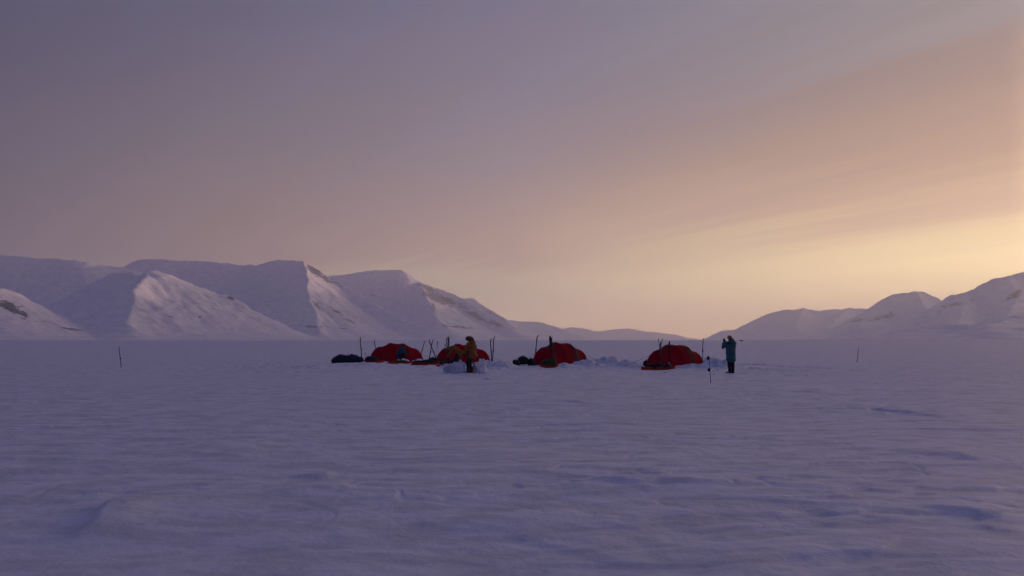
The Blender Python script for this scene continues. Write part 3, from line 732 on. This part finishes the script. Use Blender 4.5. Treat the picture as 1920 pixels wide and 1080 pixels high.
def bag(px, py, size, label, mat, seed, dz=0.0, cat='bag', group=None, dy=0.0):
    gx_, gy_ = G(px, py); gx_ *= (gy_+dy)/gy_; gy_ += dy
    o = thing('bag', label, cat, (gx_, gy_, gz1(gx_, gy_)+dz-.02), random.uniform(-.4, .4), group)
    bm = bmesh.new(); bmesh.ops.create_icosphere(bm, subdivisions=4, radius=1)
    for v in bm.verts:
        c = v.co.copy(); q = Vector((math.copysign(abs(c.x)**.7, c.x)*size[0]/2, math.copysign(abs(c.y)**.7, c.y)*size[1]/2, size[2]*.5+math.copysign(abs(c.z)**.8, c.z)*size[2]*.5))
        q += c*(.16*min(size)*mnoise.noise(q*5+Vector((seed*2.3, 0, 0)))+.05*min(size)*mnoise.noise(q*14)); v.co = q
    mesh_obj('sack', bm, mat, o)
    bm = bmesh.new(); tube(bm, [(-size[0]*.2, 0, size[2]*.98), (-size[0]*.08, 0, size[2]*1.12), (size[0]*.1, 0, size[2]*1.12), (size[0]*.2, 0, size[2]*.96)], [.012]*4, 6); mesh_obj('handle', bm, m_black, o)
    return o
BG = 'bags and sacks lying by the tents'
bag(825, 687, (.50, .32, .20), 'bright red bag on the snow before the bending person', m_red, 1, group=BG)
bag(812, 682, (.55, .4, .42), 'black sack under the crossed skis', m_black, 2, group=BG)
bag(829, 683.5, (.40, .3, .30), 'dark green sack above the bright red bag', m_green, 3, group=BG, dy=.3)
bag(853, 684, (.70, .4, .30), 'low black sack behind the cut snow blocks', m_black, 9, group=BG)
bag(968, 687, (.42, .35, .38), 'smallest, leftmost black bag of the pile by the third tent', m_black, 4, group=BG)
bag(981, 686, (.62, .45, .50), 'tallest middle black bag of the pile by the third tent', m_black, 5, group=BG)
bag(996, 686, (.50, .45, .44), 'right black bag of the pile, touching the third tent', m_black, 6, group=BG)
bag(1020, 685, (.45, .3, .34), 'dark sack leaning on the base of the third tent', m_navy, 7, group=BG)
bag(1213, 688.5, (.42, .4, .42), 'navy sack at the left corner of the rightmost tent', m_navy, 8, group=BG)

# ------------------------------------------------------------------ cut snow blocks and loose snow
def block(px, py, w, d, h, label, seed, rz=0.0, rough=.11, taper=.25, dz=0.0, mat=None):
    gx_, gy_ = G(px, py); gy_ += d*.4; gx_ = (px-960)/FPX*gy_
    bm = bmesh.new(); bmesh.ops.create_cube(bm, size=1); bmesh.ops.subdivide_edges(bm, edges=bm.edges[:], cuts=15, use_grid_fill=True)
    for v in bm.verts:
        c = v.co.copy(); tz = c.z+.5; k = 1-taper*tz
        # knock the corners off
        c *= 1-.16*max(0, c.length/.866-.62)/.38
        q = Vector((c.x*w*k+.06*w*mnoise.noise(Vector((seed, tz*3, 0))), c.y*d*k, tz*h))
        n = mnoise.fractal(q*4.5+Vector((seed*5.1, 0, 0)), .8, 2, 4); n2 = mnoise.noise(q*13+Vector((seed, 9, 0)))
        dr = Vector((c.x, c.y, c.z*.9)).normalized()
        v.co = q+dr*(rough*n+.03*n2)
    o = mesh_obj('snow_block', bm, mat or m_block_shaded); o.location = (gx_, gy_, gz1(gx_, gy_)-.05+dz); o.rotation_euler = (0, 0, rz)
    return tag(o, label, 'snow block', 'cut snow blocks by the standing person')
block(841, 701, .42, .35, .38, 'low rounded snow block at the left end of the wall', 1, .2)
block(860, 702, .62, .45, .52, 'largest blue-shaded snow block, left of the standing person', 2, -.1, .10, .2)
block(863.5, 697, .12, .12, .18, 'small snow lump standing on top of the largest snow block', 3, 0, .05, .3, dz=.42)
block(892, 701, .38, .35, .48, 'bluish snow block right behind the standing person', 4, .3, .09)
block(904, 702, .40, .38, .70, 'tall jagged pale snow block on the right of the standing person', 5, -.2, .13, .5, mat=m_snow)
random.seed(11)
bm = bmesh.new()
for k in range(60):
    a = random.choice([(860,705,45),(905,704,30),(940,690,30),(1130,690,60),(1390,692,30),(1060,693,40),(1230,697,40),(780,690,60),(1340,697,40),(1560,700,90)])
    px_, py_ = a[0]+random.gauss(0, a[2]*.6), a[1]+random.gauss(0, 4)
    x, y = G(px_, max(py_, 672)); r = random.uniform(.015, .045)*(1 if random.random() < .9 else 1.8)
    m = Matrix.Translation((x, y, gz1(x, y)+r*.1)) @ Matrix.Rotation(random.random()*6, 4, 'Z') @ Matrix.Diagonal((r*random.uniform(.8, 1.8), r, r*.7, 1))
    q = bmesh.ops.create_icosphere(bm, subdivisions=2, radius=1, matrix=m)
    for v in q['verts']: v.co += (v.co-Vector((x, y, gz1(x, y))))*(.35*mnoise.noise(v.co*25))
cl = mesh_obj('snow_crumbs', bm, m_snow); cl['kind'] = 'stuff'; cl['label'] = 'loose crumbs of cut snow scattered about the camp'; cl['category'] = 'snow crumbs'

# ------------------------------------------------------------------ people
def hand(bm, wrist, dirv, palmn, curl=.6, s=1.0, thumb=1):
    """palm, four unequal bent fingers and a thumb leaving the side of the palm"""
    d = Vector(dirv).normalized(); n = Vector(palmn); n = (n-d*n.dot(d)).normalized(); sd_ = d.cross(n)
    w = Vector(wrist)
    tube(bm, [w-d*.01*s, w+d*.045*s, w+d*.085*s], [(.030*s, .018*s), (.042*s, .017*s), (.042*s, .015*s)], 10, side=sd_)
    for i, (o_, ln) in enumerate(((-.031, .062), (-.010, .074), (.011, .070), (.031, .055))):
        p = w+d*.085*s+sd_*o_*s; a = 0; pts = [p-d*.015*s, p]
        for seg in (.45, .32, .23):
            a += curl*.75; p = p+(d*math.cos(a)+n*math.sin(a))*ln*seg*s*1.1; pts.append(p)
        tube(bm, pts, [.0105*s, .0105*s, .0098*s, .009*s, .008*s], 8)
    p = w+d*.02*s+sd_*thumb*-.034*s
    tube(bm, [p, p+(d*.5+sd_*thumb*-.7+n*.2).normalized()*.032*s, p+(d*.5+sd_*thumb*-.7+n*.2).normalized()*.032*s+(d*.85+n*.5).normalized()*.032*s], [.015*s, .0125*s, .010*s], 8)
def person(root, J, col_jacket, hemz, hem_r, head_dir, hat, gloves, gait=None, parka_extra=None, hood=True, seed=0, hoodmat=None):
    """J: joints in the person's own frame, facing -Y... x is lateral"""
    V = {k: Vector(v) for k, v in J.items() if k != 'curl'}
    lat = (V['shR']-V['shL']).normalized()
    hd = Vector(head_dir).normalized(); up = (V['head']-V['neck']).normalized(); hx = hd.cross(up).normalized()
    H = V['head']
    bm = bmesh.new()
    spine = [V['pelvis'], V['pelvis'].lerp(V['chest'], .5), V['chest'], V['neck']]
    tube(bm, spine, [(.16, .115), (.145, .105), (.175, .12), (.09, .07)], 16, side=lat)
    tube(bm, [V['neck']-up*.03, H-up*.05], [.056, .054], 12)
    def prof(c, a, b, h_, dz=0): pass
    rot = Matrix((hx, hd, up)).transposed().to_4x4()
    ball(bm, H+up*.02, 1, 3, (.078, .098, .112), rot); ball(bm, H-up*.045+hd*.025, 1, 3, (.058, .066, .062), rot)
    ball(bm, H-up*.005+hd*.098, 1, 2, (.014, .024, .028), rot)          # nose
    ball(bm, H-up*.055+hd*.085, 1, 2, (.026, .012, .010), rot)           # lips
    for s in (-1, 1):
        ball(bm, H+hx*s*.078-up*.005, 1, 2, (.012, .022, .032), rot)     # ears
        ball(bm, H+hd*.086+hx*s*.032+up*.024, 1, 2, (.024, .010, .009), rot)   # brows
    for s in ('L', 'R'):
        tube(bm, [V['sh'+s], V['el'+s], V['wr'+s]], [.054, .042, .029], 12)
        tube(bm, [V['hip'+s], V['kn'+s], V['an'+s]], [.088, .060, .042], 12)
        tube(bm, [V['an'+s]-Vector((0, 0, .02)), V['toe'+s]], [(.04, .035), (.04, .025)], 10)
        cu = J.get('curl', .8); dv = J.get('hd'+s); pn_ = J.get('pn'+s, (0, 0, -1))
        dv = Vector(dv) if dv else (V['wr'+s]-V['el'+s])
        hand(bm, V['wr'+s], dv, pn_, cu, 1.0, 1 if s == 'L' else -1)
    b = mesh_obj('body', bm, m_skin, root); fuse(b, .010, 2)
    for s in (-1, 1):
        bm = bmesh.new(); ball(bm, H+hd*.082+hx*s*.031+up*.008, .012, 2); mesh_obj('eye', bm, m_eye, b)
    # trousers
    bm = bmesh.new()
    tube(bm, [V['pelvis']+(V['chest']-V['pelvis'])*.35, V['pelvis'], (V['hipL']+V['hipR'])/2-Vector((0, 0, .06))], [(.165, .125), (.19, .145), (.16, .12)], 16, side=lat)
    for s in ('L', 'R'):
        tube(bm, [V['hip'+s], V['hip'+s].lerp(V['kn'+s], .5), V['kn'+s], V['kn'+s].lerp(V['an'+s], .5), V['an'+s]+Vector((0, 0, .02))], [.118, .102, .085, .084, .078], 14)
    o = mesh_obj('trousers', bm, m_trous, root); fuse(o, .013, 3, .010, 11, seed)
    for s in ('L', 'R'):
        bm = bmesh.new(); an, to = V['an'+s], V['toe'+s]; fd = (to-an); fd.z = 0; fd.normalize()
        gzv = Vector((0, 0, 1))
        tube(bm, [an+gzv*.16, an+gzv*.06, an-gzv*.03], [.080, .072, .070], 12)
        tube(bm, [an-fd*.05-gzv*.045, an+fd*.06-gzv*.045, to+fd*.03-gzv*.02], [(.058, .045), (.060, .050), (.052, .034)], 12, side=fd.cross(gzv))
        o = mesh_obj('boot', bm, m_boot, root); fuse(o, .012, 1)
        if gait:
            bm = bmesh.new(); tube(bm, [an+gzv*.15, an+gzv*.07, an+gzv*.01], [.090, .086, .084], 14); mesh_obj('gaiter', bm, gait, root)
    # jacket: torso, skirt and both sleeves in one surface
    bm = bmesh.new()
    hem = V['pelvis']+ (Vector(hemz) if not isinstance(hemz, (int, float)) else Vector((0, 0, hemz)))
    tube(bm, [hem, V['pelvis'].lerp(hem, .4), V['pelvis'].lerp(V['chest'], .5), V['chest'], V['chest'].lerp(V['neck'], .65), V['neck']+up*.02],
         [hem_r, (hem_r[0]*.97, hem_r[1]*.97), (.225, .185), (.255, .20), (.195, .16), (.10, .09)], 20, side=lat)
    for s in ('L', 'R'):
        sh, e_, w_ = V['sh'+s], V['el'+s], V['wr'+s]
        tube(bm, [sh, sh.lerp(e_, .5), e_, e_.lerp(w_, .5), e_.lerp(w_, .93)], [.098, .090, .082, .074, .066], 14)
    if hood:
        hb = H-up*.10-hd*.075
        tube(bm, [hb-lat*.11+hd*.03, hb-hd*.02, hb+lat*.11+hd*.03], [.062, .080, .062], 12)
    o = mesh_obj('jacket', bm, col_jacket, root); fuse(o, .015, 3, .018, 9, seed+3)
    if parka_extra: parka_extra(o, V, H, hd, up, hx)
    for s in ('L', 'R'):
        bm = bmesh.new(); dv = J.get('hd'+s); dv = Vector(dv) if dv else (V['wr'+s]-V['el'+s])
        fw = (V['wr'+s]-V['el'+s]).normalized()
        tube(bm, [V['wr'+s]-fw*.07, V['wr'+s]], [.050, .040], 12)
        hand(bm, V['wr'+s], dv, J.get('pn'+s, (0, 0, -1)), J.get('curl', .8), 1.28, 1 if s == 'L' else -1)
        g = mesh_obj('glove', bm, gloves, root); fuse(g, .006, 1)
    hat(root, H, hd, up, hx, rot)
    return V

# person in the teal parka: seen from behind, both hands raised to a phone at the left
gx_, gy_ = G(1371, 700.5); YT = gy_
r = thing('person', 'person in long teal parka and black trousers, standing and holding up a small dark camera', 'person', (gx_, gy_, gz1(gx_, gy_)))
s_ = mpp(YT)
J = dict(pelvis=(0,0,.93), chest=(0,.02,1.27), neck=(.01,.03,1.47), head=(.0,.06,1.61), shL=(-.19,.03,1.40), shR=(.19,.0,1.40),
         elL=(-.31,.14,1.20), wrL=(-.17,.30,1.43), elR=(.24,.20,1.19), wrR=(-.06,.36,1.43), hdL=(.15,.25,.95), hdR=(-.2,.2,.95), pnL=(.6,.6,0), pnR=(-.6,.6,0), curl=.9,
         hipL=(-.09,0,.90), hipR=(.09,0,.90), knL=(-.08,.03,.50), knR=(.10,.02,.50), anL=(-.06,0,.10), anR=(.09,.02,.10), toeL=(-.17,.10,.045), toeR=(.0,.15,.045))
def hat_knit(root, H, hd, up, hx, rot):
    bm = bmesh.new(); bmesh.ops.create_uvsphere(bm, u_segments=28, v_segments=16, radius=1, matrix=Matrix.Translation(H+up*.045-hd*.008) @ rot @ Matrix.Diagonal((.098, .116, .112, 1)))
    bm.verts.ensure_lookup_table(); cut = H+up*.005
    bmesh.ops.delete(bm, geom=[v for v in bm.verts if (v.co-cut).dot(up) < 0], context='VERTS'); bmesh.ops.solidify(bm, geom=bm.faces[:], thickness=.008)
    o = mesh_obj('hat', bm, m_hat, root)
    bm = bmesh.new(); n = 24
    tube(bm, [H+up*.018-hd*.006+hx*math.cos(a)*.098+hd*math.sin(a)*.116 for a in [2*math.pi*k/n for k in range(n+1)]], [.017]*(n+1), 6, caps=False); mesh_obj('cuff', bm, m_fur, o)
def teal_extra(o, V, H, hd, up, hx):
    bm = bmesh.new(); pts = []
    for k in range(15):
        a = math.pi*(.0+k/14); pts.append(V['neck']-Vector((0, 0, .045))+hx*math.cos(a)*.215-hd*math.sin(a)*.185+Vector((0, 0, -.02*math.sin(a)))-Vector((0,0,.03)))
    tube(bm, pts, [.026]*15, 8); jitter(bm, .012, 30); mesh_obj('fur_trim', bm, m_black, o)
    bm = bmesh.new(); c = H-up*.10-hd*.09
    ball(bm, c, 1, 3, (.155, .115, .125), Matrix((hx, hd, up)).transposed().to_4x4()); jitter(bm, .014, 12); mesh_obj('hood', bm, m_teal, o)
person(r, J, m_teal, -.30, (.225, .185), (-.35,.93,.05), hat_knit, m_black, parka_extra=teal_extra, hood=False, seed=1)
r.rotation_euler = (0, 0, R(12))
ph = thing('camera', 'small dark camera held up by the person in teal', 'camera')
bm = bmesh.new(); box(bm, (0, 0, 0), (.075, .022, .125), bev=.006); mesh_obj('camera_body', bm, m_black, ph, False)
bm = bmesh.new(); bmesh.ops.create_cone(bm, cap_ends=True, segments=20, radius1=.026, radius2=.022, depth=.03, matrix=Matrix.Translation((0, .02, .03)) @ Matrix.Rotation(E90, 4, 'X')); mesh_obj('lens', bm, m_metal, ph)
c_ = Matrix.Translation(r.location) @ Matrix.Rotation(R(12), 4, 'Z')
ph.location = c_ @ Vector((-.135, .36, 1.56)); ph.rotation_euler = (0, 0, R(25))

# standing person in mustard parka with fur hat, turned left, seen from the side and behind
gx_, gy_ = G(881, 701.5)
r = thing('person', 'person in mustard parka and brown fur hat standing by the cut snow blocks', 'person', (gx_, gy_, gz1(gx_, gy_)-.02))
J = dict(pelvis=(.10,.0,.88), chest=(.10,.02,1.22), neck=(.05,.02,1.42), head=(.0,.03,1.53), shL=(-.06,-.15,1.34), shR=(.16,.17,1.34),
         elL=(-.16,-.16,1.10), wrL=(-.24,-.10,.90), elR=(-.15,.20,1.12), wrR=(-.27,.12,.95), hdL=(-.1,.05,-1), hdR=(-.2,0,-1), pnL=(-.6,.6,0), pnR=(-.6,-.4,0), curl=.8,
         hipL=(.05,-.08,.85), hipR=(.07,.08,.85), knL=(-.08,-.08,.46), knR=(-.02,.10,.47), anL=(-.07,-.06,.10), anR=(.07,.10,.10), toeL=(-.22,-.10,.045), toeR=(-.08,.12,.045))
def hat_fur(root, H, hd, up, hx, rot):
    bm = bmesh.new(); ball(bm, H+up*.055, 1, 4, (.165, .180, .125), rot); ball(bm, H-up*.02-hd*.05, 1, 4, (.150, .125, .130), rot)
    for s in (-1, 1): ball(bm, H+hx*s*.09-up*.05+hd*.01, 1, 3, (.045, .075, .085), rot)
    ball(bm, H+hd*.10+up*.075, 1, 3, (.10, .06, .05), rot)
    o = mesh_obj('fur_hat', bm, m_fur, root); fuse(o, .010, 1, .020, 30, 5)
def must_extra(o, V, H, hd, up, hx):
    bm = bmesh.new(); n = 20; c = V['neck']+Vector((.0, 0, -.0))
    tube(bm, [c+Vector((math.cos(a)*.15, math.sin(a)*.15, -.03+.03*math.cos(a))) for a in [2*math.pi*k/n for k in range(n+1)]], [.062]*(n+1), 8, caps=False); jitter(bm, .014, 20); mesh_obj('collar', bm, m_must, o)
    bm = bmesh.new()  # dark bib front showing where the parka hangs open
    tube(bm, [V['pelvis']+Vector((-.14, 0, -.16)), V['pelvis']+Vector((-.15, 0, .06)), V['chest']+Vector((-.17, 0, -.12)), V['chest']+Vector((-.15, 0, .02))], [(.13, .10), (.15, .10), (.14, .08), (.09, .05)], 14, side=(0, 1, 0)); jitter(bm, .01, 9)
    mesh_obj('bib', bm, m_trous, o)
person(r, J, m_must, (.02, 0, -.12), (.25, .225), (-.95,.25,-.12), hat_fur, m_trous, gait=m_gaiter, parka_extra=must_extra, seed=2, hoodmat=m_must)

# second person in mustard, bent low before the tent
gx_, gy_ = G(858, 686)
r = thing('person', 'person in mustard jacket bending over beside the upright skis before the second tent', 'person', (gx_, gy_, gz1(gx_, gy_)-.02))
J = dict(pelvis=(.02,.0,.86), chest=(-.26,-.02,1.05), neck=(-.46,-.04,1.08), head=(-.60,-.05,1.03), shL=(-.38,-.21,1.04), shR=(-.36,.17,1.05),
         elL=(-.45,-.24,.77), wrL=(-.58,-.18,.54), elR=(-.46,.18,.78), wrR=(-.62,.08,.56), hdL=(-.3,.1,-.9), hdR=(-.3,-.1,-.9), pnL=(-.5,.8,0), pnR=(-.5,-.8,0), curl=.8,
         hipL=(.03,-.09,.84), hipR=(.03,.09,.84), knL=(-.10,-.10,.46), knR=(-.04,.11,.46), anL=(.02,-.10,.10), anR=(.05,.11,.10), toeL=(-.14,-.12,.045), toeR=(-.10,.13,.045))
def hat_hood(root, H, hd, up, hx, rot):
    bm = bmesh.new(); ball(bm, H+up*.03-hd*.015, 1, 4, (.115, .130, .130), rot); jitter(bm, .012, 14); mesh_obj('hood', bm, m_must, root)
person(r, J, m_must, (.24, 0, -.17), (.25, .20), (-.80,0,-.60), hat_hood, m_black, hood=False, seed=3)

# person in blue crouching beside the leftmost tent
gx_, gy_ = G(752, 680)
gy_ += 1.0; gx_ = (752-960)/FPX*gy_
r = thing('person', 'person in blue jacket crouching at the side of the leftmost tent', 'person', (gx_, gy_, gz1(gx_, gy_)+.0))
J = dict(pelvis=(-.10,.0,.50), chest=(.02,.0,.80), neck=(.16,-.02,.97), head=(.25,-.03,1.05), shL=(.08,-.20,.90), shR=(.08,.18,.90),
         elL=(.24,-.22,.70), wrL=(.42,-.14,.58), elR=(.24,.2,.70), wrR=(.42,.08,.60), hdL=(1,.1,-.4), hdR=(1,0,-.4), pnL=(0,.3,-1), pnR=(0,-.3,-1), curl=.8,
         hipL=(-.08,-.09,.48), hipR=(-.08,.09,.48), knL=(.24,-.14,.46), knR=(.22,.14,.50), anL=(-.02,-.13,.10), anR=(.10,.14,.10), toeL=(.14,-.14,.045), toeR=(.26,.14,.045))
def hat_small(root, H, hd, up, hx, rot):
    bm = bmesh.new(); ball(bm, H+up*.045-hd*.03, 1, 3, (.098, .108, .098), rot); jitter(bm, .006, 20); mesh_obj('hat', bm, m_navy, root)
person(r, J, m_blue, (-.10, 0, -.02), (.22, .19), (.9,0,-.25), hat_small, m_black, seed=4)

# ------------------------------------------------------------------ tiny far cabin on the horizon
Yc = 900; x_, _, _ = P(1390, 637, Yc); zc_ = gz1(x_, Yc)
cb = thing('cabin', 'tiny dark cabin on the horizon behind the person in teal', 'cabin', (x_, Yc, zc_-.1), R(6))
bm = bmesh.new(); box(bm, (0, 0, .55), (3.4, 2.6, 1.1)); mesh_obj('wall', bm, m_wood, cb, False)
bm = bmesh.new(); vs = [bm.verts.new(p) for p in ((-1.9,-1.5,1.0),(1.9,-1.5,1.0),(1.9,1.5,1.0),(-1.9,1.5,1.0),(-1.9,0,1.55),(1.9,0,1.55))]
for f_ in ((0,1,5,4),(2,3,4,5),(0,4,3),(1,2,5),(0,3,2,1)): bm.faces.new([vs[i] for i in f_])
mesh_obj('roof', bm, m_black, cb, False)
